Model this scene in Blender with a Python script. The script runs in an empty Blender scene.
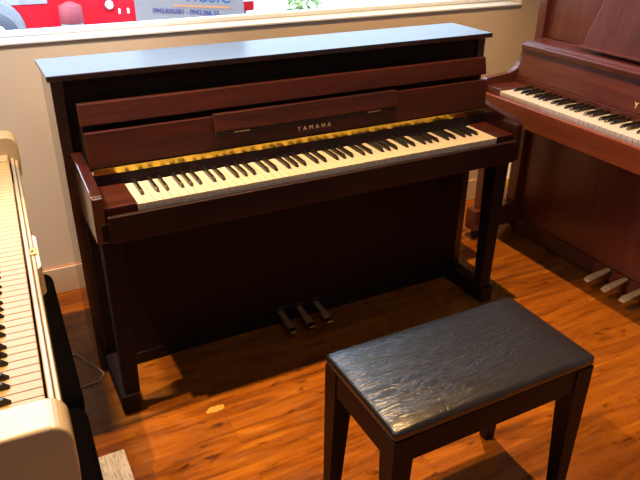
import bpy, bmesh, math, random
from mathutils import Vector, Matrix
random.seed(7)
SC = bpy.context.scene
COL = SC.collection
PI = math.pi

# ------------------------------------------------------------------ materials
def new_mat(name):
    m = bpy.data.materials.new(name); m.use_nodes = True
    nt = m.node_tree
    return m, nt, nt.nodes['Principled BSDF']

def N(nt, kind, **kw):
    n = nt.nodes.new(kind)
    for k, v in kw.items(): setattr(n, k, v)
    return n

def plain(name, col, rough=.5, metal=0, coat=0, spec=.5, var=.06, nscale=30, bump=0.0):
    m, nt, b = new_mat(name)
    tc = N(nt, 'ShaderNodeTexCoord'); no = N(nt, 'ShaderNodeTexNoise'); no.inputs['Scale'].default_value = nscale
    no.inputs['Detail'].default_value = 4
    nt.links.new(tc.outputs['Object'], no.inputs['Vector'])
    cr = N(nt, 'ShaderNodeValToRGB')
    cr.color_ramp.elements[0].position = .3; cr.color_ramp.elements[1].position = .7
    cr.color_ramp.elements[0].color = tuple(c * (1 - var) for c in col) + (1,)
    cr.color_ramp.elements[1].color = tuple(min(1, c * (1 + var)) for c in col) + (1,)
    nt.links.new(no.outputs['Fac'], cr.inputs['Fac']); nt.links.new(cr.outputs['Color'], b.inputs['Base Color'])
    b.inputs['Roughness'].default_value = rough; b.inputs['Metallic'].default_value = metal
    b.inputs['Coat Weight'].default_value = coat; b.inputs['Coat Roughness'].default_value = .08
    b.inputs['Specular IOR Level'].default_value = spec
    if bump:
        bp = N(nt, 'ShaderNodeBump'); bp.inputs['Strength'].default_value = bump; bp.inputs['Distance'].default_value = .002
        nt.links.new(no.outputs['Fac'], bp.inputs['Height']); nt.links.new(bp.outputs['Normal'], b.inputs['Normal'])
    return m

def wood(name, dark, light, axis='x', rough=.32, coat=.5, crough=.12, scale=1.0, spec=.5):
    m, nt, b = new_mat(name)
    tc = N(nt, 'ShaderNodeTexCoord'); mp = N(nt, 'ShaderNodeMapping')
    s = {'x': (1.2, 16, 16), 'y': (16, 1.2, 16), 'z': (16, 16, 1.2)}[axis]
    mp.inputs['Scale'].default_value = tuple(v * scale for v in s)
    nt.links.new(tc.outputs['Object'], mp.inputs['Vector'])
    n1 = N(nt, 'ShaderNodeTexNoise'); n1.inputs['Scale'].default_value = 1.6; n1.inputs['Detail'].default_value = 7; n1.inputs['Distortion'].default_value = .5
    n2 = N(nt, 'ShaderNodeTexNoise'); n2.inputs['Scale'].default_value = 9; n2.inputs['Detail'].default_value = 3
    for n in (n1, n2): nt.links.new(mp.outputs['Vector'], n.inputs['Vector'])
    mx = N(nt, 'ShaderNodeMix', data_type='FLOAT'); mx.inputs[0].default_value = .35
    nt.links.new(n1.outputs['Fac'], mx.inputs[2]); nt.links.new(n2.outputs['Fac'], mx.inputs[3])
    cr = N(nt, 'ShaderNodeValToRGB')
    cr.color_ramp.elements[0].position = .33; cr.color_ramp.elements[1].position = .68
    cr.color_ramp.elements[0].color = dark + (1,); cr.color_ramp.elements[1].color = light + (1,)
    nt.links.new(mx.outputs[0], cr.inputs['Fac']); nt.links.new(cr.outputs['Color'], b.inputs['Base Color'])
    b.inputs['Roughness'].default_value = rough
    b.inputs['Coat Weight'].default_value = coat; b.inputs['Coat Roughness'].default_value = crough
    b.inputs['Specular IOR Level'].default_value = spec
    return m

def vinyl(name):
    m, nt, b = new_mat(name)
    tc = N(nt, 'ShaderNodeTexCoord')
    mp = N(nt, 'ShaderNodeMapping'); mp.inputs['Scale'].default_value = (12, 58, 16); mp.inputs['Rotation'].default_value = (0, 0, -.85)
    nt.links.new(tc.outputs['Object'], mp.inputs['Vector'])
    w = N(nt, 'ShaderNodeTexNoise'); w.inputs['Scale'].default_value = 1.1; w.inputs['Detail'].default_value = 4; w.inputs['Distortion'].default_value = 1.1
    nt.links.new(mp.outputs['Vector'], w.inputs['Vector'])
    # ridges: thin creases where the noise crosses its middle value
    s = N(nt, 'ShaderNodeMath', operation='SUBTRACT'); s.inputs[1].default_value = .5
    a = N(nt, 'ShaderNodeMath', operation='ABSOLUTE'); k = N(nt, 'ShaderNodeMath', operation='MULTIPLY'); k.inputs[1].default_value = 12
    mn = N(nt, 'ShaderNodeMath', operation='MINIMUM'); mn.inputs[1].default_value = 1
    nt.links.new(w.outputs['Fac'], s.inputs[0]); nt.links.new(s.outputs[0], a.inputs[0]); nt.links.new(a.outputs[0], k.inputs[0]); nt.links.new(k.outputs[0], mn.inputs[0])
    g = N(nt, 'ShaderNodeTexVoronoi'); g.inputs['Scale'].default_value = 420
    nt.links.new(tc.outputs['Object'], g.inputs['Vector'])
    b1 = N(nt, 'ShaderNodeBump'); b1.inputs['Strength'].default_value = .25; b1.inputs['Distance'].default_value = .0014
    b2 = N(nt, 'ShaderNodeBump'); b2.inputs['Strength'].default_value = .3; b2.inputs['Distance'].default_value = .0006
    nt.links.new(mn.outputs[0], b1.inputs['Height']); nt.links.new(g.outputs['Distance'], b2.inputs['Height'])
    nt.links.new(b1.outputs['Normal'], b2.inputs['Normal']); nt.links.new(b2.outputs['Normal'], b.inputs['Normal'])
    b.inputs['Base Color'].default_value = (.008, .008, .010, 1)
    b.inputs['Roughness'].default_value = .25; b.inputs['Specular IOR Level'].default_value = 1.0
    return m

def floor_mat():
    m, nt, b = new_mat('laminate_planks')
    tc = N(nt, 'ShaderNodeTexCoord')
    br = N(nt, 'ShaderNodeTexBrick'); br.offset = .37; br.squash = 1
    br.inputs['Scale'].default_value = 1; br.inputs['Brick Width'].default_value = 1.2; br.inputs['Row Height'].default_value = .125
    br.inputs['Mortar Size'].default_value = .0006; br.inputs['Mortar Smooth'].default_value = .3; br.inputs['Bias'].default_value = 0
    br.inputs['Color1'].default_value = (0, 0, 0, 1); br.inputs['Color2'].default_value = (1, 1, 1, 1); br.inputs['Mortar'].default_value = (.5, .5, .5, 1)
    nt.links.new(tc.outputs['Object'], br.inputs['Vector'])
    # grain, shifted per plank
    sc = N(nt, 'ShaderNodeVectorMath', operation='SCALE'); sc.inputs['Scale'].default_value = 7
    nt.links.new(br.outputs['Color'], sc.inputs[0])
    ad = N(nt, 'ShaderNodeVectorMath', operation='ADD'); nt.links.new(tc.outputs['Object'], ad.inputs[0]); nt.links.new(sc.outputs[0], ad.inputs[1])
    mp = N(nt, 'ShaderNodeMapping'); mp.inputs['Scale'].default_value = (2.0, 21, 4); nt.links.new(ad.outputs[0], mp.inputs['Vector'])
    n1 = N(nt, 'ShaderNodeTexNoise'); n1.inputs['Scale'].default_value = 1.7; n1.inputs['Detail'].default_value = 8; n1.inputs['Distortion'].default_value = .9
    nt.links.new(mp.outputs['Vector'], n1.inputs['Vector'])
    cr = N(nt, 'ShaderNodeValToRGB'); e = cr.color_ramp.elements
    e[0].position = .2; e[0].color = (.055, .013, .002, 1); e[1].position = .75; e[1].color = (.46, .165, .013, 1)
    x = e.new(.44); x.color = (.24, .070, .006, 1); x = e.new(.6); x.color = (.33, .104, .008, 1)
    nt.links.new(n1.outputs['Fac'], cr.inputs['Fac'])
    # knots
    mk = N(nt, 'ShaderNodeMapping'); mk.inputs['Scale'].default_value = (7, 17, 4); nt.links.new(ad.outputs[0], mk.inputs['Vector'])
    n2 = N(nt, 'ShaderNodeTexNoise'); n2.inputs['Scale'].default_value = 1.9; n2.inputs['Detail'].default_value = 5
    nt.links.new(mk.outputs['Vector'], n2.inputs['Vector'])
    kr = N(nt, 'ShaderNodeValToRGB'); k = kr.color_ramp.elements
    k[0].position = .29; k[0].color = (.30, .22, .15, 1); k[1].position = .37; k[1].color = (1, 1, 1, 1)
    nt.links.new(n2.outputs['Fac'], kr.inputs['Fac'])
    m1 = N(nt, 'ShaderNodeMix', data_type='RGBA', blend_type='MULTIPLY'); m1.inputs[0].default_value = .9
    nt.links.new(cr.outputs['Color'], m1.inputs[6]); nt.links.new(kr.outputs['Color'], m1.inputs[7])
    # plank tone
    tr = N(nt, 'ShaderNodeValToRGB'); t = tr.color_ramp.elements
    t[0].color = (.86, .82, .78, 1); t[1].color = (1.0, 1.0, 1.0, 1)
    nt.links.new(br.outputs['Color'], tr.inputs['Fac'])
    m2 = N(nt, 'ShaderNodeMix', data_type='RGBA', blend_type='MULTIPLY'); m2.inputs[0].default_value = 1
    nt.links.new(m1.outputs[2], m2.inputs[6]); nt.links.new(tr.outputs['Color'], m2.inputs[7])
    m3 = N(nt, 'ShaderNodeMix', data_type='RGBA'); m3.inputs[7].default_value = (.16, .05, .008, 1)
    nt.links.new(br.outputs['Fac'], m3.inputs[0]); nt.links.new(m2.outputs[2], m3.inputs[6])
    # a pale worn-through chip near the middle of the floor
    vm = N(nt, 'ShaderNodeVectorMath', operation='SUBTRACT'); vm.inputs[1].default_value = (-.463, -.072, 0); nt.links.new(tc.outputs['Object'], vm.inputs[0])
    ms = N(nt, 'ShaderNodeMapping'); ms.inputs['Scale'].default_value = (28, 70, 0); ms.inputs['Rotation'].default_value = (0, 0, .35); nt.links.new(vm.outputs[0], ms.inputs['Vector'])
    nw = N(nt, 'ShaderNodeTexNoise'); nw.inputs['Scale'].default_value = 55; nt.links.new(tc.outputs['Object'], nw.inputs['Vector'])
    ln = N(nt, 'ShaderNodeVectorMath', operation='LENGTH'); nt.links.new(ms.outputs['Vector'], ln.inputs[0])
    aa = N(nt, 'ShaderNodeMath', operation='ADD'); nt.links.new(ln.outputs['Value'], aa.inputs[0]); nt.links.new(nw.outputs['Fac'], aa.inputs[1])
    lt = N(nt, 'ShaderNodeMath', operation='LESS_THAN'); lt.inputs[1].default_value = 1.35; nt.links.new(aa.outputs[0], lt.inputs[0])
    m4 = N(nt, 'ShaderNodeMix', data_type='RGBA'); m4.inputs[7].default_value = (.62, .36, .09, 1)
    nt.links.new(lt.outputs[0], m4.inputs[0]); nt.links.new(m3.outputs[2], m4.inputs[6])
    nt.links.new(m4.outputs[2], b.inputs['Base Color'])
    # scuffed gloss
    n3 = N(nt, 'ShaderNodeTexNoise'); n3.inputs['Scale'].default_value = 14; n3.inputs['Detail'].default_value = 6; n3.inputs['Distortion'].default_value = 1.5
    nt.links.new(tc.outputs['Object'], n3.inputs['Vector'])
    mr = N(nt, 'ShaderNodeMapRange'); mr.inputs[1].default_value = .35; mr.inputs[2].default_value = .7; mr.inputs[3].default_value = .22; mr.inputs[4].default_value = .42
    nt.links.new(n3.outputs['Fac'], mr.inputs[0]); nt.links.new(mr.outputs[0], b.inputs['Roughness'])
    bp = N(nt, 'ShaderNodeBump'); bp.inputs['Strength'].default_value = .15; bp.inputs['Distance'].default_value = .001
    nt.links.new(n1.outputs['Fac'], bp.inputs['Height']); nt.links.new(bp.outputs['Normal'], b.inputs['Normal'])
    return m

def streaked(name):
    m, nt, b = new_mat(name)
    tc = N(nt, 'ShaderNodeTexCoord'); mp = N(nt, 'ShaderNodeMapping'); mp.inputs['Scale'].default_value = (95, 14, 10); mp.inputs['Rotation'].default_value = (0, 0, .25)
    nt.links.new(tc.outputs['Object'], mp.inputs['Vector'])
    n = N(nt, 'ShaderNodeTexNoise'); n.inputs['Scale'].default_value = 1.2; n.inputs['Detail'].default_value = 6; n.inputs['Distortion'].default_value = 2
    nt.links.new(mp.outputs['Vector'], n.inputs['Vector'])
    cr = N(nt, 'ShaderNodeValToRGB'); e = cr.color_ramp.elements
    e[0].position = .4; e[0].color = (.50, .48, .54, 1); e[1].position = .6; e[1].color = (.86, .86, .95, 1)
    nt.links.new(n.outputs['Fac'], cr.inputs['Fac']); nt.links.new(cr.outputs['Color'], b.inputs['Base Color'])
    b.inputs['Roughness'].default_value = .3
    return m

def glass_mat():
    m = bpy.data.materials.new('window_glass'); m.use_nodes = True; nt = m.node_tree; nt.nodes.clear()
    o = N(nt, 'ShaderNodeOutputMaterial'); t = N(nt, 'ShaderNodeBsdfTransparent'); g = N(nt, 'ShaderNodeBsdfGlossy')
    t.inputs['Color'].default_value = (.96, .98, 1, 1); g.inputs['Roughness'].default_value = .01
    f = N(nt, 'ShaderNodeFresnel'); f.inputs['IOR'].default_value = 1.45; mx = N(nt, 'ShaderNodeMixShader')
    nt.links.new(f.outputs[0], mx.inputs[0]); nt.links.new(t.outputs[0], mx.inputs[1]); nt.links.new(g.outputs[0], mx.inputs[2])
    nt.links.new(mx.outputs[0], o.inputs['Surface'])
    return m

M = {}
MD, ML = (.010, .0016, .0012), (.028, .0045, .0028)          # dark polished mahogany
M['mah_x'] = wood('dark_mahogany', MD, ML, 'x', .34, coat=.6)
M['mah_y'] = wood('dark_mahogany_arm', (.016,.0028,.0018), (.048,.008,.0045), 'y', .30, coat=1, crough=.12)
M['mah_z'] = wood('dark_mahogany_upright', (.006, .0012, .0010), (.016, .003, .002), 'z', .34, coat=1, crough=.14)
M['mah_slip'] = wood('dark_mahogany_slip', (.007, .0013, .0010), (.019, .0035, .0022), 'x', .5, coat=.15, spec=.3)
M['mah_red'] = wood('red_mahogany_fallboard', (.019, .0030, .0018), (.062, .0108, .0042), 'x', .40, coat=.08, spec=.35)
M['mah_shade'] = wood('dark_mahogany_shaded', (.005, .0014, .0014), (.011, .0028, .0025), 'x', .6, coat=0, spec=.25)  # darker mahogany copy: shade under lid and key bed put into the colour
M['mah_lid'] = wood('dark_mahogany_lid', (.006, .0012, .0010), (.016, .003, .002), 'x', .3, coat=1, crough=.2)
RD, RL = (.070, .015, .011), (.140, .034, .024)              # red mahogany of the second piano
M['rm_x'] = wood('red_mahogany', RD, RL, 'x', .34, coat=1, crough=.22)
M['rm_y'] = wood('red_mahogany_arm', RD, RL, 'y', .34, coat=1, crough=.22)
M['rm_z'] = wood('red_mahogany_panel', RD, RL, 'z', .34, coat=1, crough=.22)
M['rm_lit'] = wood('red_mahogany_lamplit', (.14, .028, .010), (.26, .062, .020), 'x', .4, coat=.6, crough=.2)  # brighter copy of the red mahogany, warm lamp light painted into it
M['bench'] = wood('espresso_bench', (.005, .002, .0015), (.012, .004, .003), 'z', .5, coat=0, spec=.2)
M['bench_x'] = wood('espresso_bench_rail', (.005, .002, .0015), (.012, .004, .003), 'x', .5, coat=0, spec=.2)
M['vinyl'] = vinyl('creased_black_vinyl')
M['cloth'] = plain('matte_black_cloth', (.004, .0035, .004), 1.0, spec=0, nscale=200, bump=.2)
M['ivory'] = plain('white_key_plastic', (.60, .53, .41), .25, var=.015)
M['oldivory'] = plain('aged_ivory_plastic', (.38, .275, .12), .3, var=.03)
M['newwhite'] = plain('clean_white_key_plastic', (.74, .73, .70), .25, var=.01)
M['keyfront'] = plain('white_key_front', (.72, .67, .62), .5, var=.02)
M['ebony'] = plain('black_key_plastic', (.012, .010, .010), .26, var=.1)
M['felt_shade'] = plain('dark_felt_and_shade', (.018, .006, .008), .9, var=.2, nscale=200)
M['brass'] = plain('brass', (.58, .42, .08), .14, metal=1, var=.25, nscale=22, bump=.8)
M['lockbrass'] = plain('yellow_brass_lock', (.55, .36, .04), .35, metal=.2)
M['gold'] = plain('gold_lettering', (.95, .72, .40), .45, metal=0)
M['oldbrass'] = plain('tarnished_brass', (.50, .36, .17), .34, metal=.6, var=.2, nscale=25)
M['nickel'] = plain('pale_nickel', (.60, .48, .30), .38, metal=.45, var=.15, nscale=25)
M['iron'] = plain('cast_iron_castor', (.02, .02, .02), .5)
M['cream'] = plain('white_lacquer', (.44, .345, .205), .3, coat=.6, var=.02, nscale=8)
M['wall'] = plain('beige_wall_paint', (.66, .57, .47), .8, var=.03, nscale=3, spec=.2)
M['skirt'] = plain('beige_baseboard', (.68, .58, .46), .45, var=.03, nscale=5)
M['ceil'] = plain('white_ceiling', (.45, .42, .38), .9, var=.02, nscale=4)
M['frame'] = plain('white_window_frame', (.76, .86, .97), .4, var=.01)
M['gasket'] = plain('grey_gasket', (.35, .37, .42), .6)
M['glass'] = glass_mat()
M['floor'] = floor_mat()
M['streak'] = streaked('streaked_pale_grey')
M['carred'] = plain('red_car_paint', (.42, .004, .012), .6, spec=.15, var=.05, nscale=3)
M['cargrey'] = plain('grey_wheel_arch', (.17, .17, .19), .6, var=.1)
M['tyre'] = plain('black_rubber', (.05, .055, .07), .7)
M['chrome'] = plain('bright_chrome', (.85, .85, .85), .2, metal=1)
M['glare'] = plain('pale_painted_reflection', (.26, .25, .31), .5, var=.25, nscale=9)
M['street'] = plain('grey_street', (.26, .27, .29), .85, var=.15, nscale=2)
M['postgrey'] = plain('grey_post', (.22, .21, .22), .8, var=.1)
M['postred'] = plain('faded_red_paint', (.20, .025, .035), .7, var=.1)
M['board'] = plain('pale_sign_board', (.25, .24, .26), .8, spec=.1, var=.04)
M['blue'] = plain('blue_lettering', (.01, .09, .36), .8, spec=.1)
M['violet'] = plain('grey_blue_lettering', (.05, .06, .22), .8, spec=.1)
M['orange'] = plain('brown_orange_paint_and_shadow', (.50, .22, .10), .6)
M['white'] = plain('white_plastic', (.78, .78, .80), .5, var=.03)
M['sack'] = plain('white_woven_sack', (.70, .70, .72), .8, var=.12, nscale=20, bump=.4)
M['yellow'] = plain('yellow_label', (.70, .48, .02), .5)
M['leaf'] = plain('green_leaves', (.16, .24, .07), .7, var=.4, nscale=8)
M['cable'] = plain('pale_cable', (.75, .68, .60), .5)

# ------------------------------------------------------------------ mesh helpers
class MB:
    def __init__(s): s.bm = bmesh.new(); s.mats = []
    def _mi(s, mat):
        if mat not in s.mats: s.mats.append(mat)
        return s.mats.index(mat)
    def box(s, x0, x1, y0, y1, z0, z1, mat, bev=.0, seg=2):
        t = bmesh.new(); bmesh.ops.create_cube(t, size=1)
        for v in t.verts:
            v.co = Vector(((x0 + x1) / 2 + v.co.x * (x1 - x0), (y0 + y1) / 2 + v.co.y * (y1 - y0), (z0 + z1) / 2 + v.co.z * (z1 - z0)))
        if bev: bmesh.ops.bevel(t, geom=t.edges[:], offset=bev, segments=seg, affect='EDGES', profile=.5)
        s._merge(t, mat); return s
    def hexa(s, lo, hi, mat, bev=0, seg=2):
        """eight corners: lo = 4 bottom points, hi = 4 top points, both counter-clockwise"""
        t = bmesh.new(); a = [t.verts.new(p) for p in lo]; b = [t.verts.new(p) for p in hi]
        t.faces.new(a[::-1]); t.faces.new(b)
        for i in range(4): t.faces.new((a[i], a[(i + 1) % 4], b[(i + 1) % 4], b[i]))
        bmesh.ops.recalc_face_normals(t, faces=t.faces)
        if bev: bmesh.ops.bevel(t, geom=t.edges[:], offset=bev, segments=seg, affect='EDGES', profile=.5)
        s._merge(t, mat); return s
    def prism(s, pts, a0, a1, mat, axis='x', bev=0, seg=2):
        """profile pts extruded along axis; axis x: pts=(y,z); y: (x,z); z: (x,y)"""
        f = {'x': lambda p, a: (a, p[0], p[1]), 'y': lambda p, a: (p[0], a, p[1]), 'z': lambda p, a: (p[0], p[1], a)}[axis]
        t = bmesh.new(); A = [t.verts.new(f(p, a0)) for p in pts]; B = [t.verts.new(f(p, a1)) for p in pts]
        n = len(pts); t.faces.new(A); t.faces.new(B[::-1])
        for i in range(n): t.faces.new((A[i], B[i], B[(i + 1) % n], A[(i + 1) % n]))
        bmesh.ops.recalc_face_normals(t, faces=t.faces)
        if bev: bmesh.ops.bevel(t, geom=t.edges[:], offset=bev, segments=seg, affect='EDGES', profile=.5)
        s._merge(t, mat); return s
    def lathe(s, prof, c, mat, n=20, axis='z'):
        t = bmesh.new(); rings = []
        for r, h in prof:
            ring = []
            for i in range(n):
                a = 2 * PI * i / n; u, w = r * math.cos(a), r * math.sin(a)
                p = {'z': (u, w, h), 'y': (u, h, w), 'x': (h, u, w)}[axis]
                ring.append(t.verts.new((c[0] + p[0], c[1] + p[1], c[2] + p[2])))
            rings.append(ring)
        for A, B in zip(rings, rings[1:]):
            for i in range(n): t.faces.new((A[i], A[(i + 1) % n], B[(i + 1) % n], B[i]))
        t.faces.new(rings[0][::-1]); t.faces.new(rings[-1])
        bmesh.ops.recalc_face_normals(t, faces=t.faces)
        s._merge(t, mat, smooth=True); return s
    def tube(s, pts, r, mat, n=8):
        t = bmesh.new(); rings = []
        rr = r if isinstance(r, (list, tuple)) else [r] * len(pts)
        for i, p in enumerate(pts):
            d = (Vector(pts[min(i + 1, len(pts) - 1)]) - Vector(pts[max(i - 1, 0)])).normalized()
            u = d.cross(Vector((0, 0, 1)));
            if u.length < 1e-3: u = Vector((1, 0, 0))
            u.normalize(); w = d.cross(u)
            rings.append([t.verts.new(Vector(p) + rr[i] * (math.cos(2 * PI * k / n) * u + math.sin(2 * PI * k / n) * w)) for k in range(n)])
        for A, B in zip(rings, rings[1:]):
            for i in range(n): t.faces.new((A[i], A[(i + 1) % n], B[(i + 1) % n], B[i]))
        t.faces.new(rings[0][::-1]); t.faces.new(rings[-1]); bmesh.ops.recalc_face_normals(t, faces=t.faces)
        s._merge(t, mat, smooth=True); return s
    def _merge(s, t, mat, smooth=False):
        mi = s._mi(mat); mp = {}
        for v in t.verts: mp[v] = s.bm.verts.new(v.co)
        for f in t.faces:
            nf = s.bm.faces.new([mp[v] for v in f.verts]); nf.material_index = mi; nf.smooth = smooth
        t.free()
    def build(s, name, parent=None, loc=None):
        me = bpy.data.meshes.new(name)
        if loc is not None: bmesh.ops.translate(s.bm, verts=s.bm.verts, vec=-Vector(loc))
        s.bm.to_mesh(me); s.bm.free()
        for m in s.mats: me.materials.append(M[m] if isinstance(m, str) else m)
        o = bpy.data.objects.new(name, me); COL.objects.link(o)
        if parent: o.parent = parent
        if loc is not None: o.location = loc
        return o

def thing(name, label, cat, loc=(0, 0, 0), rz=0, group=None):
    o = bpy.data.objects.new(name, None); COL.objects.link(o); o.location = loc; o.rotation_euler = (0, 0, rz)
    o.empty_display_size = .1
    return tag(o, label, cat, group)
def tag(o, label, cat, group=None):
    o['label'] = label; o['category'] = cat
    if group: o['group'] = group
    return o
def structure(o): o['kind'] = 'structure'; return o
def box(name, p, x0, x1, y0, y1, z0, z1, mat, bev=.002, seg=2):
    return MB().box(x0, x1, y0, y1, z0, z1, mat, bev, seg).build(name, p)

def lettering(name, body, size, loc, rot, mat, parent=None, depth=.0008, space=1.0, align='CENTER'):
    c = bpy.data.curves.new(name, 'FONT'); c.body = body; c.size = size; c.extrude = depth; c.space_character = space
    c.align_x = align; c.align_y = 'CENTER'
    t = bpy.data.objects.new(name + '_curve', c); COL.objects.link(t)
    bpy.context.view_layer.update()
    me = bpy.data.meshes.new_from_object(t.evaluated_get(bpy.context.evaluated_depsgraph_get())); me.name = name
    bpy.data.objects.remove(t); bpy.data.curves.remove(c)
    me.materials.clear(); me.materials.append(M[mat])
    o = bpy.data.objects.new(name, me); COL.objects.link(o); o.location = loc; o.rotation_euler = rot
    if parent: o.parent = parent
    return o

# ------------------------------------------------------------------ keyboard (52 white, 36 black keys as parts)
PITCH = .0235
def white_key_mesh(zt, kl, mat, front):
    b = MB()
    w = PITCH / 2 - .0008
    b.box(-w, w, .0, kl, zt - .014, zt, mat, .0008, 1)
    b.box(-w, w, .0014, .012, zt - .030, zt - .0145, front, .0004, 1)
    b.box(-w + .002, w - .002, .012, kl, zt - .028, zt - .0145, front)
    return b
def black_key_mesh(zt, kl):
    b = MB(); y0 = .050; h = .0115
    b.hexa([(-.0055, y0, zt), (.0055, y0, zt), (.0055, kl, zt), (-.0055, kl, zt)],
           [(-.0042, y0 + .012, zt + h), (.0042, y0 + .012, zt + h), (.0042, kl, zt + h), (-.0042, kl, zt + h)], 'ebony', .0014, 2)
    return b
def keyboard(parent, zt, kl, x_off=0, mat='ivory', front='keyfront'):
    def place(mb, name, xs):
        first = mb.build(name, parent); out = []
        for i, x in enumerate(xs):
            o = first if i == 0 else first.copy()
            if i: COL.objects.link(o); o.parent = parent
            o.location = (x, 0, 0)
    xs = [x_off - .611 + PITCH * (i + .5) for i in range(52)]
    place(white_key_mesh(zt, kl, mat, front), 'white_key', xs)
    sh = {0: .0, 2: -.0022, 3: .0022, 5: -.003, 6: 0.0, 7: 0}
    bx = []
    for i in range(51):
        k = i % 7
        if k in (0, 2, 3, 5, 6):
            s = {0: .003, 2: -.002, 3: .002, 5: -.003, 6: 0}[k]
            bx.append(x_off - .611 + PITCH * (i + 1) + s)
    place(black_key_mesh(zt + .0002, kl), 'black_key', bx)

# ================================================================== MAIN PIANO (keys along x, front towards -y)
def main_piano():
    p = thing('upright_piano', 'dark mahogany compact upright piano with gold lettering, in the middle against the window wall', 'piano', (0, .25, 0))
    q = bpy.data.objects
    base = Vector((0, .25, 0))
    def B(mb, name, par=p):
        o = mb.build(name)
        if par is p: o.parent = p; o.location = -base
        else: o.parent = par
        return o
    # case
    for s in (-1, 1):
        xa, xb = sorted((s * .744, s * .712))
        B(MB().box(xa, xb, .262, .474, .028, .9825, 'mah_z', .002), 'side_panel')
    lid = B(MB().box(-.7534, .7534, .238, .4715, .9838, .9998, 'mah_lid', .0022), 'lid')
    B(MB().box(-.711, .711, .272, .290, .72, .9825, 'mah_shade', .001), 'upper_panel')
    B(MB().box(-.711, .711, .290, .47, .70, .72, 'mah_shade'), 'back_board')
    B(MB().box(-.7115, .7115, .262, .280, .045, .612, 'mah_shade', .002), 'lower_panel')
    B(MB().box(-.7115, .7115, .258, .286, .004, .0445, 'mah_shade', .002), 'bottom_rail')
    # key bed and slip
    B(MB().box(-.708, .708, -.008, .262, .6125, .664, 'mah_shade', .002), 'key_bed')
    B(MB().box(-.690, .690, -.0215, -.0045, .6100, .6865, 'mah_slip', .003), 'key_slip')
    # arms (cheeks): top slopes gently to the front
    for s in (-1, 1):
        xa, xb = sorted((s * .7222, s * .6925))
        pr = [(-.006, .608), (.262, .608), (.262, .777), (.183, .7715), (.02, .7485), (.001, .744), (-.006, .737)]
        B(MB().prism(pr, xa, xb, 'mah_y', 'x', .003), 'arm')
    # key blocks beside the keys
    B(MB().box(-.691, -.6062, .002, .158, .664, .7045, 'mah_red', .002), 'key_block')
    B(MB().box(.6180, .691, .002, .158, .664, .7045, 'mah_red', .002), 'key_block')
    k = bpy.data.objects.new('keyboard', None); COL.objects.link(k); k.parent = p; k.location = -base
    # keys hang straight under the piano
    COL.objects.unlink(k); bpy.data.objects.remove(k)
    keyboard(p, .7028, .1515, .0056)
    for o in p.children:
        if o.name.startswith(('white_key', 'black_key')): o.location.y -= .25
    B(MB().box(-.690, .690, .158, .166, .664, .737, 'felt_shade', .001), 'name_strip')
    # fallboard: lower leaf, brass hinge, folded upper leaf, music ledge
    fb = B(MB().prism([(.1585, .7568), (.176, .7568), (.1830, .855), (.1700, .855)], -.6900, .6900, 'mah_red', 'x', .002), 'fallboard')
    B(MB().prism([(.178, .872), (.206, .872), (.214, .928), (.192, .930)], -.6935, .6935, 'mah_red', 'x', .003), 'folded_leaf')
    B(MB().box(-.688, .688, .206, .272, .745, .915, 'mah_shade', .001), 'fallboard_back')
    B(MB().prism([(.150, .8125), (.1595, .8105), (.180, .862), (.165, .862)], -.328, .306, 'mah_red', 'x', .0025), 'music_ledge')
    B(MB().box(-.326, .304, .1585, .1655, .7985, .8105, 'felt_shade', .0005), 'ledge_shadow')  # dark strip standing in for the shadow below the music ledge
    h = MB()
    h.box(-.683, .683, .1530, .1575, .7375, .7560, 'brass', .0006, 1)
    B(h, 'brass_hinge')
    for xx in (-.245, .215):
        B(MB().box(xx - .025, xx + .025, .153, .160, .8035, .8075, 'oldbrass', .001), 'ledge_clip')
    o = lettering('lettering', 'YAMAHA', .0190, (.000, .1608 - .25, .7815), (math.radians(83.3), 0, 0), 'gold', p, .0006, 1.85)
    # legs and toe blocks
    for s in (-1, 1):
        xo, xi, xib = s * .7085, s * .652, s * .664
        B(MB().hexa([(min(xo, xib), .030, .072), (max(xo, xib), .030, .072), (max(xo, xib), .072, .072), (min(xo, xib), .072, .072)],
                    [(min(xo, xi), .020, .6115), (max(xo, xi), .020, .6115), (max(xo, xi), .085, .6115), (min(xo, xi), .085, .6115)], 'mah_shade', .002), 'leg')
        xa, xb = sorted((s * .7222, s * .668))
        B(MB().box(xa, xb, .022, .262, .008, .0715, 'mah_shade', .003), 'toe_block')
        B(MB().box(xa, xb, .262, .474, .008, .0275, 'mah_y', .002), 'side_foot')
        f = MB()
        for yy in (.05, .44): f.lathe([(.014, 0), (.018, .002), (.018, .0075)], ((xa + xb) / 2, yy, 0), 'iron', 14)
        B(f, 'glide')
    # pedals
    for x in (-.088, -.012, .060):
        m = MB()
        m.hexa([(x - .009, .262, .052), (x + .009, .262, .052), (x + .009, .300, .052), (x - .009, .300, .052)],
               [(x - .009, .262, .064), (x + .009, .262, .064), (x + .009, .300, .064), (x - .009, .300, .064)], 'oldbrass', .002)
        m.hexa([(x - .014, .158, .036), (x + .014, .158, .036), (x + .0085, .263, .050), (x - .0085, .263, .050)],
               [(x - .014, .158, .045), (x + .014, .158, .045), (x + .0085, .263, .060), (x - .0085, .263, .060)], 'oldbrass', .003)
        m.hexa([(x - .013, .138, .030), (x + .013, .138, .030), (x + .0145, .159, .0355), (x - .0145, .159, .0355)],
               [(x - .012, .139, .038), (x + .012, .139, .038), (x + .0145, .159, .0458), (x - .0145, .159, .0458)], 'brass', .003)
        m.box(x - .015, x + .015, .2555, .2615, .040, .078, 'iron', .001)
        B(m, 'pedal')
    # wooden back posts
    for x in (-.5, 0, .5): B(MB().box(x - .04, x + .04, .474, .50, .03, .95, 'mah_shade', .002), 'back_post')
    return p
main_piano()

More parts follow.
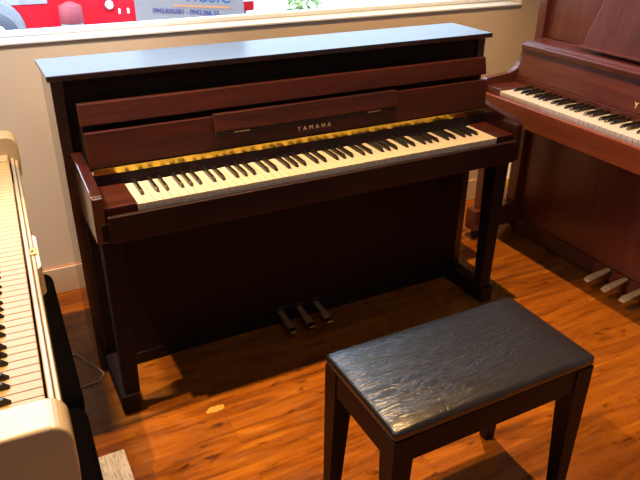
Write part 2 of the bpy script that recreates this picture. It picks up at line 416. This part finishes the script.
# ================================================================== RED PIANO on the right, facing -x
def red_piano():
    p = thing('upright_piano', 'tall reddish mahogany upright piano standing sideways at the right, cut by the picture edge', 'piano', (.99, -.193, 0), -PI / 2)
    def B(mb, name, par=p): return mb.build(name, par)
    zt = .720
    for s in (-1, 1):
        xa, xb = sorted((s * .742, s * .697))
        B(MB().prism([(.276, .03), (.56, .03), (.56, 1.25), (.276, 1.25)], xa, xb, 'rm_z', 'x', .003), 'side_panel')
        xa, xb = sorted((s * .722, s * .664))
        B(MB().box(xa, xb, .232, .2755, .03, .612, 'rm_z', .003), 'corner_stile')
        # arm with concave sweep up to the shelf
        xa, xb = sorted((s * .7225, s * .6935))
        pr = [(-.006, .615), (.2755, .615), (.2755, .8885), (.200, .8885), (.197, .870), (.196, .850), (.190, .826), (.178, .803), (.163, .785), (.145, .773), (.12, .766), (.02, .757), (.0, .754), (-.006, .748)]
        B(MB().prism(pr, xa, xb, 'rm_y', 'x', .0025), 'arm')
        xa, xb = sorted((s * .692, s * .612))
        B(MB().box(xa, xb, .004, .152, .665, zt + .006, 'rm_x', .002), 'key_block')
        # legs, toes, castors
        lx = s * .690
        B(MB().hexa([(lx - .022, .030, .1525), (lx + .022, .030, .1525), (lx + .022, .082, .1525), (lx - .022, .082, .1525)],
                    [(lx - .026, .022, .614), (lx + .026, .022, .614), (lx + .026, .090, .614), (lx - .026, .090, .614)], 'rm_z', .003), 'leg')
        B(MB().box(lx - .032, lx + .032, -.004, .231, .050, .152, 'rm_y', .006, 3), 'toe_block')
        B(MB().box(lx - .032, lx + .032, .276, .56, .008, .0295, 'rm_y', .003), 'side_foot')
        c = MB().lathe([(.02, -.009), (.022, -.006), (.022, .006), (.02, .009)], (lx, .035, .0215), 'iron', 18, 'x')
        c.box(lx - .013, lx + .013, .028, .042, .034, .0495, 'iron', .001)
        B(c, 'castor')
    B(MB().box(-.750, .750, .255, .58, 1.2505, 1.275, 'rm_x', .004), 'lid')
    B(MB().box(-.663, .663, .262, .280, .075, .612, 'rm_z', .002), 'lower_panel')
    B(MB().box(-.663, .663, .258, .29, .006, .072, 'rm_x', .003), 'bottom_rail')
    B(MB().box(-.693, .693, .005, .2315, .617, .664, 'rm_x', .002), 'key_bed')
    B(MB().box(-.693, .693, -.022, .000, .614, .701, 'rm_lit', .004), 'key_slip')
    keyboard(p, zt, .1500, 0, 'newwhite', 'newwhite')
    B(MB().box(-.692, .692, .1525, .166, .700, .747, 'rm_x', .003), 'fallboard_rail')
    B(MB().prism([(.154, .749), (.172, .749), (.195, .861), (.176, .861)], -.6915, .6915, 'rm_x', 'x', .002), 'fallboard')
    B(MB().prism([(.164, .8625), (.2755, .8625), (.2755, .8975), (.186, .8975), (.182, .889), (.168, .886), (.164, .880)], -.6925, .6925, 'rm_x', 'x', .002), 'music_shelf')
    B(MB().prism([(.2765, .60), (.30, .60), (.30, .898), (.2765, .898)], -.6965, .6965, 'rm_x', 'x', .001), 'inner_rail')
    B(MB().prism([(.298, .899), (.318, .899), (.330, 1.249), (.310, 1.249)], -.6965, .6965, 'rm_z', 'x', .002), 'upper_panel')
    # music desk with slanted ends and a lip
    d = MB()
    d.hexa([(-.452, .244, .909), (.452, .244, .909), (.452, .260, .909), (-.452, .260, .909)],
           [(-.395, .291, 1.16), (.395, .291, 1.16), (.395, .303, 1.155), (-.395, .303, 1.155)], 'rm_z', .003)
    desk = B(d, 'music_desk')
    MB().box(-.455, .455, .212, .243, .909, .917, 'rm_x', .003).build('desk_lip', desk)
    lettering('lettering', 'YAMAHA', .030, (0, .1583, .776), (math.radians(79.5), 0, 0), 'gold', p, .0006, 1.9)
    for x in (-.108, -.022, .066):
        m = MB()
        m.hexa([(x - .017, .150, .046), (x + .017, .150, .046), (x + .011, .262, .060), (x - .011, .262, .060)],
               [(x - .017, .150, .058), (x + .017, .150, .058), (x + .011, .262, .072), (x - .011, .262, .072)], 'nickel', .0045, 3)
        m.hexa([(x - .014, .130, .042), (x + .014, .130, .042), (x + .0175, .152, .046), (x - .0175, .152, .046)],
               [(x - .013, .131, .051), (x + .013, .131, .051), (x + .0175, .152, .0585), (x - .0175, .152, .0585)], 'nickel', .004)
        m.box(x - .018, x + .018, .2565, .2615, .045, .0715, 'iron', .001)
        B(m, 'pedal')
    return p
red_piano()

# ================================================================== WHITE PIANO on the left, facing +x
def white_piano():
    p = thing('upright_piano', 'cream white upright piano at the left picture edge, seen along its keyboard', 'piano', (-.902, -.066, 0), math.radians(87.5))
    def B(mb, name, par=p): return mb.build(name, par)
    zt = .681
    for s in (-1, 1):
        # arm with a generously rounded front end, seen in profile
        xa, xb = sorted((s * .748, s * .672))
        t = .742; R_ = .034
        pr = [(.28, .585), (.28, t)]
        for i in range(9):
            a = PI / 2 + i * PI / 2 / 8
            pr.append((.001 + R_ * math.cos(a), t - R_ + R_ * math.sin(a)))
        pr += [(-.033, .66), (-.030, .61), (-.012, .585)]
        B(MB().prism(pr, xa, xb, 'cream', 'x', .006, 3), 'arm')
        B(MB().box(xa, xb, .281, .58, .02, 1.20, 'cream', .005), 'side_panel')
        xc, xd = sorted((s * .671, s * .6125))
        B(MB().box(xc, xd, .002, .15, .640, zt + .004, 'cream', .003), 'key_block')
        lx = s * .705
        B(MB().hexa([(lx - .022, .010, .0805), (lx + .022, .010, .0805), (lx + .022, .055, .0805), (lx - .022, .055, .0805)],
                    [(lx - .028, .004, .584), (lx + .028, .004, .584), (lx + .028, .07, .584), (lx - .028, .07, .584)], 'cream', .004), 'leg')
        B(MB().box(lx - .035, lx + .035, -.01, .28, .012, .080, 'cream', .006), 'toe_block')
        B(MB().box(lx - .03, lx + .03, .0, .56, .0, .0115, 'iron', .002), 'glide')
    B(MB().box(-.671, .671, .005, .28, .586, .639, 'cream', .002), 'key_bed')
    # key slip: stepped moulding with a wider lock rail in the middle
    ks = MB()
    ks.box(-.671, .671, -.014, -.004, .588, .673, 'cream', .003, 3)
    ks.box(-.671, .671, -.024, -.0145, .588, .664, 'cream', .004, 3)
    pr = [(-.105, -.0245), (.085, -.0245), (.078, -.030), (.070, -.034), (-.090, -.034), (-.098, -.030)]
    ks.prism(pr, .592, .664, 'cream', 'z', .0015)
    slip = B(ks, 'key_slip')
    lk = MB().box(-.030, .004, -.0300, -.0085, .6645, .6668, 'lockbrass', .0008)
    lk.box(-.019, -.009, -.0225, -.0165, .6668, .6676, 'iron', .0003)
    lk.build('brass_lock', slip)
    keyboard(p, zt, .150, 0, 'oldivory', 'oldivory')
    B(MB().box(-.671, .671, .152, .165, .640, .73, 'cream', .003), 'fallboard_rail')
    B(MB().prism([(.152, .732), (.170, .732), (.215, .86), (.198, .86)], -.671, .671, 'cream', 'x', .002), 'fallboard')
    B(MB().box(-.671, .671, .22, .281, .862, .885, 'cream', .004), 'music_shelf')
    B(MB().box(-.671, .671, .283, .30, .60, 1.195, 'cream', .002), 'upper_panel')
    B(MB().box(-.671, .671, .283, .30, .03, .598, 'cream', .002), 'lower_panel')
    B(MB().box(-.755, .755, .262, .60, 1.2005, 1.22, 'cream', .004), 'lid')
    return p
white_piano()

# ================================================================== BENCHES
def bench(name, label, cx, cy, rz, w, d, h, seat_mat, group=None, round_=.012, puff=.036, leg_mat='bench', rail='bench_x', zrail=None):
    p = thing(name, label, 'bench', (cx, cy, 0), rz, group)
    # padded seat: grid top, slightly domed
    b = bmesh.new(); nx, ny = 28, 16; hw, hd = w / 2, d / 2
    def crown(u, v): return .0065 * (1 - u ** 4) * (1 - v ** 4)
    r = round_
    s = MB(); s.box(-hw, hw, -hd, hd, h - puff, h - .005, seat_mat, r, 4)
    bmesh.ops.subdivide_edges(s.bm, edges=[e for e in s.bm.edges if e.calc_length() > .1], cuts=9, use_grid_fill=True)
    for v in s.bm.verts:
        if v.co.z > h - .008: v.co.z += crown(v.co.x / hw, v.co.y / hd)
    for f in s.bm.faces: f.smooth = True
    s.build('seat', p)
    t = h - puff - .0005; rb = t - .065
    for sy in (-1, 1):
        ya, yb = sorted((sy * (hd - .004), sy * (hd - .022)))
        box('long_rail', p, -hw + .052, hw - .052, ya, yb, rb, t, rail, .001)
    for sx in (-1, 1):
        xa, xb = sorted((sx * (hw - .004), sx * (hw - .022)))
        box('short_rail', p, xa, xb, -hd + .052, hd - .052, rb, t, rail, .001)
        for sy in (-1, 1):
            xo, yo = sx * (hw - .001), sy * (hd - .001)
            def q(e, z):
                x0, x1 = sorted((xo, xo - sx * e)); y0, y1 = sorted((yo, yo - sy * e))
                return [(x0, y0, z), (x1, y0, z), (x1, y1, z), (x0, y1, z)]
            m = MB(); m.hexa(q(.051, rb), q(.051, t), leg_mat, .001)
            m.hexa(q(.030, 0), q(.051, rb + .0005), leg_mat, .001)
            m.build('leg', p)
    return p
bench('piano_bench', 'dark wooden piano bench with creased black vinyl seat in front of the middle piano', -.047, -.683, 0, .562, .298, .488, 'vinyl', round_=.011, puff=.034)
bench('piano_stool', 'black padded stool pushed under the cream white piano, the one nearer the window', -.986, -.122, math.radians(-1.5), .28, .59, .482, 'cloth', 'black stools tucked under the white piano', round_=.026, puff=.085, leg_mat='bench', rail='bench_x')
bench('piano_stool', 'black padded stool pushed under the cream white piano, the one nearer the bottom edge', -.999, -.560, math.radians(-2), .28, .25, .482, 'cloth', 'black stools tucked under the white piano', round_=.026, puff=.085, leg_mat='bench', rail='bench_x')

# ================================================================== SMALL THINGS ON THE FLOOR
bd = MB().box(-.842, -.757, -.52, -.118, .0005, .006, 'streak', .0015).build('pale_floor_slab')  # thin pale slab with blue-grey streaks on the floor
tag(bd, 'pale grey streaked laminate board lying on the floor near the white piano', 'board')
bt = thing('plastic_bottle', 'white plastic bottle with yellow label in the corner behind the red piano', 'bottle', (1.455, .735, 0))
MB().lathe([(.038, 0), (.045, .006), (.052, .09), (.056, .10), (.056, .150), (.050, .158), (.048, .22), (.03, .26), (.018, .275), (.018, .29)], (0, 0, 0), 'white', 24).build('body', bt)
MB().lathe([(.0565, .101), (.0572, .103), (.0572, .147), (.0565, .149)], (0, 0, 0), 'yellow', 24).build('label', bt)
MB().lathe([(.021, .288), (.022, .29), (.022, .315), (.020, .318)], (0, 0, 0), 'yellow', 18).build('cap', bt)
cb = MB().tube([(-1.2, .16, .003), (-1.0, .19, .003), (-.86, .215, .003), (-.80, .222, .003), (-.755, .226, .003), (-.735, .26, .003), (-.80, .40, .003), (-.9, .5, .003)], .0022, 'cable').build('thin_cable')
tag(cb, 'thin pale cable lying on the floor left of the dark middle piano', 'cable')

# ================================================================== ROOM
YW = .862
floor = MB().box(-2.4, 1.66, -4.0, YW, -.05, 0, 'floor').build('floor'); structure(floor)
structure(MB().box(-2.4, 1.66, -4.0, 1.0, 3.7, 3.8, 'ceil').build('ceiling'))
wb = MB()
wb.box(-2.4, 1.66, YW, 1.0, -.25, .9725, 'wall'); wb.box(1.463, 1.66, YW, 1.0, .9725, 3.7, 'wall')
wb.box(-2.4, 1.463, YW, 1.0, 2.66, 3.7, 'wall'); wb.box(-2.4, -2.2, YW, 1.0, .9725, 2.66, 'wall')
structure(wb.build('wall_back'))
structure(MB().box(1.66, 1.8, -4.0, 1.0, -.05, 3.7, 'wall').build('wall_right'))
structure(MB().box(-2.4, 1.66, -4.14, -4.0, -.05, 3.7, 'wall').build('wall_front'))
wl = MB()
wl.box(-2.54, -2.4, -4.14, -.95, -.05, 3.7, 'wall'); wl.box(-2.54, -2.4, .72, 1.0, -.05, 3.7, 'wall')
wl.box(-2.54, -2.4, -.95, .72, 2.5, 3.7, 'wall'); wl.box(-2.54, -2.4, -.95, .72, -.05, .2, 'wall')
structure(wl.build('wall_left'))
bb = MB(); bb.box(-2.4, 1.66, YW - .012, YW - .0005, .0, .112, 'skirt', .002); bb.box(-2.4, 1.66, YW - .006, YW - .0005, .112, .1165, 'orange', .0005)  # brown top strip stands in for the thin shadow line on the baseboard
structure(bb.build('baseboard_back'))
w1 = MB()
w1.box(-2.2, 1.4625, YW - .006, .955, .973, .981, 'frame', .0015)          # inner ledge
w1.box(-2.2, 1.4625, .955, .995, .973, .999, 'frame', .002)
w1.box(-2.2, 1.4625, .950, .9548, .9812, .984, 'gasket')
w1.box(-2.2, 1.4625, .955, .995, 2.62, 2.6595, 'frame', .002)
for x in (-2.2, 1.425): w1.box(x, x + .0375, .955, .995, .999, 2.62, 'frame', .002)
win = structure(w1.build('window_1'))
MB().box(-2.16, 1.425, .972, .978, .999, 2.62, 'glass').build('window_pane', win)
w2 = MB()
for y in (-.95, .68): w2.box(-2.51, -2.43, y, y + .04, .2, 2.5, 'frame', .002)
for z in (.2, 2.46): w2.box(-2.51, -2.43, -.91, .68, z, z + .04, 'frame', .002)
win2 = structure(w2.build('window_2'))
MB().box(-2.474, -2.468, -.91, .68, .24, 2.46, 'glass').build('window_pane', win2)

# ================================================================== STREET OUTSIDE
structure(MB().box(-14, 16, 1.0, 24, -.30, -.25, 'street').build('ground_street'))
structure(MB().box(-16, -2.54, -14, 1.0, -.30, -.25, 'street').build('ground_yard'))
v = thing('van', 'red van parked in the street outside the window, at the upper left', 'van', (0, 6.5, -.25))
def zz(z): return z + .25
b = MB()
b.prism([(6.5 - 6.5, zz(.02)), (0, zz(.75)), (.10, zz(1.5)), (1.5, zz(1.5)), (1.6, zz(.75)), (1.6, zz(.02))], -3.3, .90, 'carred', 'x', .04, 3)
b.box(.86, .985, .02, 1.58, zz(-.0), zz(.34), 'carred', .05, 3)
b.build('body', v)
MB().lathe([(.31, -.03), (.34, -.02), (.34, .03)], (-.62, .0, zz(.09)), 'cargrey', 36, 'y').build('wheel_arch', v)
MB().lathe([(.20, -.06), (.265, -.05), (.275, .0), (.27, .12)], (-.62, -.0, .275), 'tyre', 32, 'y').build('wheel', v)
MB().lathe([(.05, -.075), (.15, -.07), (.15, -.05)], (-.62, -.0, .275), 'chrome', 24, 'y').build('hub_cap', v)
MB().lathe([(.20, -.06), (.265, -.05), (.275, .0), (.27, .12)], (-2.75, -.0, .275), 'tyre', 32, 'y').build('wheel', v)
MB().box(-.62, -.02, -.012, .004, zz(.345), zz(.55), 'glare', .004).build('side_reflection', v)  # pale plate standing in for a white reflection on the van side
MB().lathe([(.02, -.045), (.05, -.035), (.052, 0)], (.63, 0, zz(.295)), 'chrome', 20, 'y').build('side_lamp', v)
for x in (.74, .84): MB().box(x - .012, x + .012, -.010, .004, zz(.19), zz(.245), 'white', .004).build('reflector', v)
MB().box(-3.0, .6, .03, .06, zz(.86), zz(1.3), 'tyre', .004).build('side_window', v)
ps = thing('bollard', 'short grey bollard with faded red top in front of the red van outside', 'bollard', (.165, 6.2, -.25))
MB().lathe([(.115, 0), (.115, .42), (.110, .43)], (0, 0, 0), 'postgrey', 20).build('post', ps)
MB().lathe([(.118, .425), (.122, .43), (.118, .60), (.03, .64)], (0, 0, 0), 'postred', 20).build('cap', ps)
br = thing('sign_board', 'pale grey sign board with blue word and phone number standing outside the window', 'sign', (-.068, 2.145, -.25), math.atan2(-.19, .25))
MB().box(0, .60, 0, .02, .70, 1.62, 'board', .002).build('panel', br)
for x in (.06, .50): MB().box(x, x + .04, .022, .05, 0, 1.55, 'postgrey', .002).build('leg', br)
lettering('lettering', 'MUSIC', .075, (.415, -.001, 1.195), (PI / 2, 0, 0), 'blue', br, .001, 1.15)
lettering('lettering', '0943.830.081 - 0943.366.33', .036, (.285, -.001, 1.118), (PI / 2, 0, 0), 'violet', br, .001, .92)
MB().box(.22, .535, -.003, 0, 1.144, 1.154, 'orange', .0005).build('underline', br)
ct = thing('plastic_crate', 'red plastic crate with a white stripe outside, right of the sign board', 'crate', (.60, 2.35, -.25))
MB().box(-.06, .06, -.12, .12, 1.06, 1.30, 'carred', .012, 3).box(-.05, .062, -.122, -.118, 1.115, 1.135, 'white', .001).build('body', ct)
for sx in (-.045, .045): MB().tube([(sx, 0, 0), (sx, 0, 1.07)], .012, 'postgrey').build('leg', ct)
sk = MB().lathe([(.13, -.25), (.17, -.15), (.15, .2), (.12, .5), (.125, .72), (.15, .86), (.12, 1.05), (.03, 1.12)], (.91, 2.65, 0), 'sack', 18).build('woven_sack')
tag(sk, 'tall white woven sack standing outside, right of the red crate', 'sack')
sh = bmesh.new(); MBs = MB()
for i in range(420):
    a = random.uniform(0, 2 * PI); r = random.uniform(.0, .45); z = random.uniform(-.2, .9)
    c = Vector((2.95 + r * math.cos(a), 6.3 + .5 * r * math.sin(a), z)); s = random.uniform(.04, .08)
    u = Vector((random.uniform(-1, 1), random.uniform(-1, 1), random.uniform(-.6, 1))).normalized() * s
    w = u.cross(Vector((random.uniform(-1, 1), random.uniform(-1, 1), random.uniform(-1, 1)))).normalized() * s * .4
    vs = [MBs.bm.verts.new(p) for p in (c - u, c + w, c + u, c - w)]; MBs.bm.faces.new(vs)
MBs._mi('leaf'); MBs.tube([(2.95, 6.3, -.25), (2.95, 6.3, .6)], .03, 'leaf')
tag(MBs.build('shrub'), 'blurred green shrub across the street behind the sack', 'shrub')

# ================================================================== LIGHT
SKY, SKY_WEST = 2.6, 4.0      # overcast, brighter towards the hidden sun in the west
W = bpy.data.worlds.new('sky'); SC.world = W; W.use_nodes = True; nt = W.node_tree; nt.nodes.clear()
ow = N(nt, 'ShaderNodeOutputWorld'); bg = N(nt, 'ShaderNodeBackground')
tcw = N(nt, 'ShaderNodeTexCoord'); sx = N(nt, 'ShaderNodeSeparateXYZ'); nt.links.new(tcw.outputs['Generated'], sx.inputs[0])
rp = N(nt, 'ShaderNodeMapRange', interpolation_type='SMOOTHSTEP'); rp.inputs[1].default_value = -.25; rp.inputs[2].default_value = -.85
rp.inputs[3].default_value = 0; rp.inputs[4].default_value = 1; nt.links.new(sx.outputs[0], rp.inputs[0])
cm = N(nt, 'ShaderNodeMix', data_type='RGBA'); cm.inputs[6].default_value = (.66, .82, 1, 1); cm.inputs[7].default_value = (.96, .96, 1, 1)
sm = N(nt, 'ShaderNodeMapRange'); sm.inputs[3].default_value = SKY; sm.inputs[4].default_value = SKY_WEST
nt.links.new(rp.outputs[0], cm.inputs[0]); nt.links.new(rp.outputs[0], sm.inputs[0])
ze = N(nt, 'ShaderNodeMapRange', interpolation_type='SMOOTHSTEP'); ze.inputs[1].default_value = .30; ze.inputs[2].default_value = .68
ze.inputs[3].default_value = 1; ze.inputs[4].default_value = 5.5; nt.links.new(sx.outputs[2], ze.inputs[0])   # overcast: brighter high up
mz = N(nt, 'ShaderNodeMath', operation='MULTIPLY'); nt.links.new(ze.outputs[0], mz.inputs[0]); nt.links.new(sm.outputs[0], mz.inputs[1])
nt.links.new(cm.outputs[2], bg.inputs['Color']); nt.links.new(mz.outputs[0], bg.inputs['Strength'])
nt.links.new(bg.outputs[0], ow.inputs[0])

def area(name, loc, rot, sx, sy, portal=True, power=0, col=(1, 1, 1)):
    l = bpy.data.lights.new(name, 'AREA'); l.shape = 'RECTANGLE'; l.size = sx; l.size_y = sy; l.energy = power; l.color = col
    if portal: l.cycles.is_portal = True
    o = bpy.data.objects.new(name, l); COL.objects.link(o); o.location = loc; o.rotation_euler = rot; return o
area('window_portal', (-.37, 1.01, 1.82), (-PI / 2, 0, 0), 3.66, 1.68)
area('shopfront_portal', (-2.56, -.115, 1.35), (0, -PI / 2, 0), 2.3, 1.67)

def lamp(name, loc, tgt, power, angle, col=(1, .62, .27), r=.018, blend=.4, point=False):
    l = bpy.data.lights.new(name, 'SPOT'); l.energy = power; l.color = col; l.shadow_soft_size = r; l.spot_size = math.radians(angle); l.spot_blend = blend
    o = bpy.data.objects.new(name, l); COL.objects.link(o); o.location = loc
    o.rotation_euler = (Vector(tgt) - Vector(loc)).to_track_quat('-Z', 'Y').to_euler(); return o
LAMP = (-1.42, -.055, 2.62)
lamp('ceiling_spotlight', LAMP, (-.35, -.95, 0), 300, 66, blend=.5)
lamp('ceiling_spotlight', (.28, -.02, 3.55), (.36, -.10, 0), 620, 68, col=(1, .58, .23), blend=.45)
lamp('wall_fill', (-1.25, .22, 2.62), (-.82, .80, .25), 260, 56, col=(1, .86, .76), r=.08, blend=.7)  # unseen fill, added to brighten the wall at the left

pl = area('front_fill_panel', (-.4, -3.0, 3.4), (math.radians(35), 0, 0), 1.2, .3, portal=False, power=13, col=(1, .93, .95))  # unseen soft fill added behind the camera to lift the key fronts

# ================================================================== CAMERA
cam = bpy.data.cameras.new('camera'); co = bpy.data.objects.new('camera', cam); COL.objects.link(co)
rt = Vector((0.88615313, -0.46329033, 0.00973123)); up = Vector((0.20623159, 0.4130987, 0.88702762)); fw = Vector((0.41497128, 0.78403542, -0.46161381))
mt = Matrix((rt, up, -fw)).transposed().to_4x4(); mt.translation = Vector((-0.926896, -1.63592243, 1.43181188))
co.matrix_world = mt
cam.sensor_fit = 'HORIZONTAL'; cam.sensor_width = 36; cam.lens = 664.54 * 36 / 640; cam.clip_start = .02
SC.camera = co

vs = SC.view_settings; vs.view_transform = 'Standard'; vs.look = 'None'; vs.gamma = 1; vs.exposure = -.15; vs.use_curve_mapping = False
SC.display_settings.display_device = 'sRGB'
SC.cycles.use_denoising = True
SC.cycles.max_bounces = 8; SC.cycles.sample_clamp_indirect = 4; SC.cycles.caustics_reflective = False; SC.cycles.caustics_refractive = False
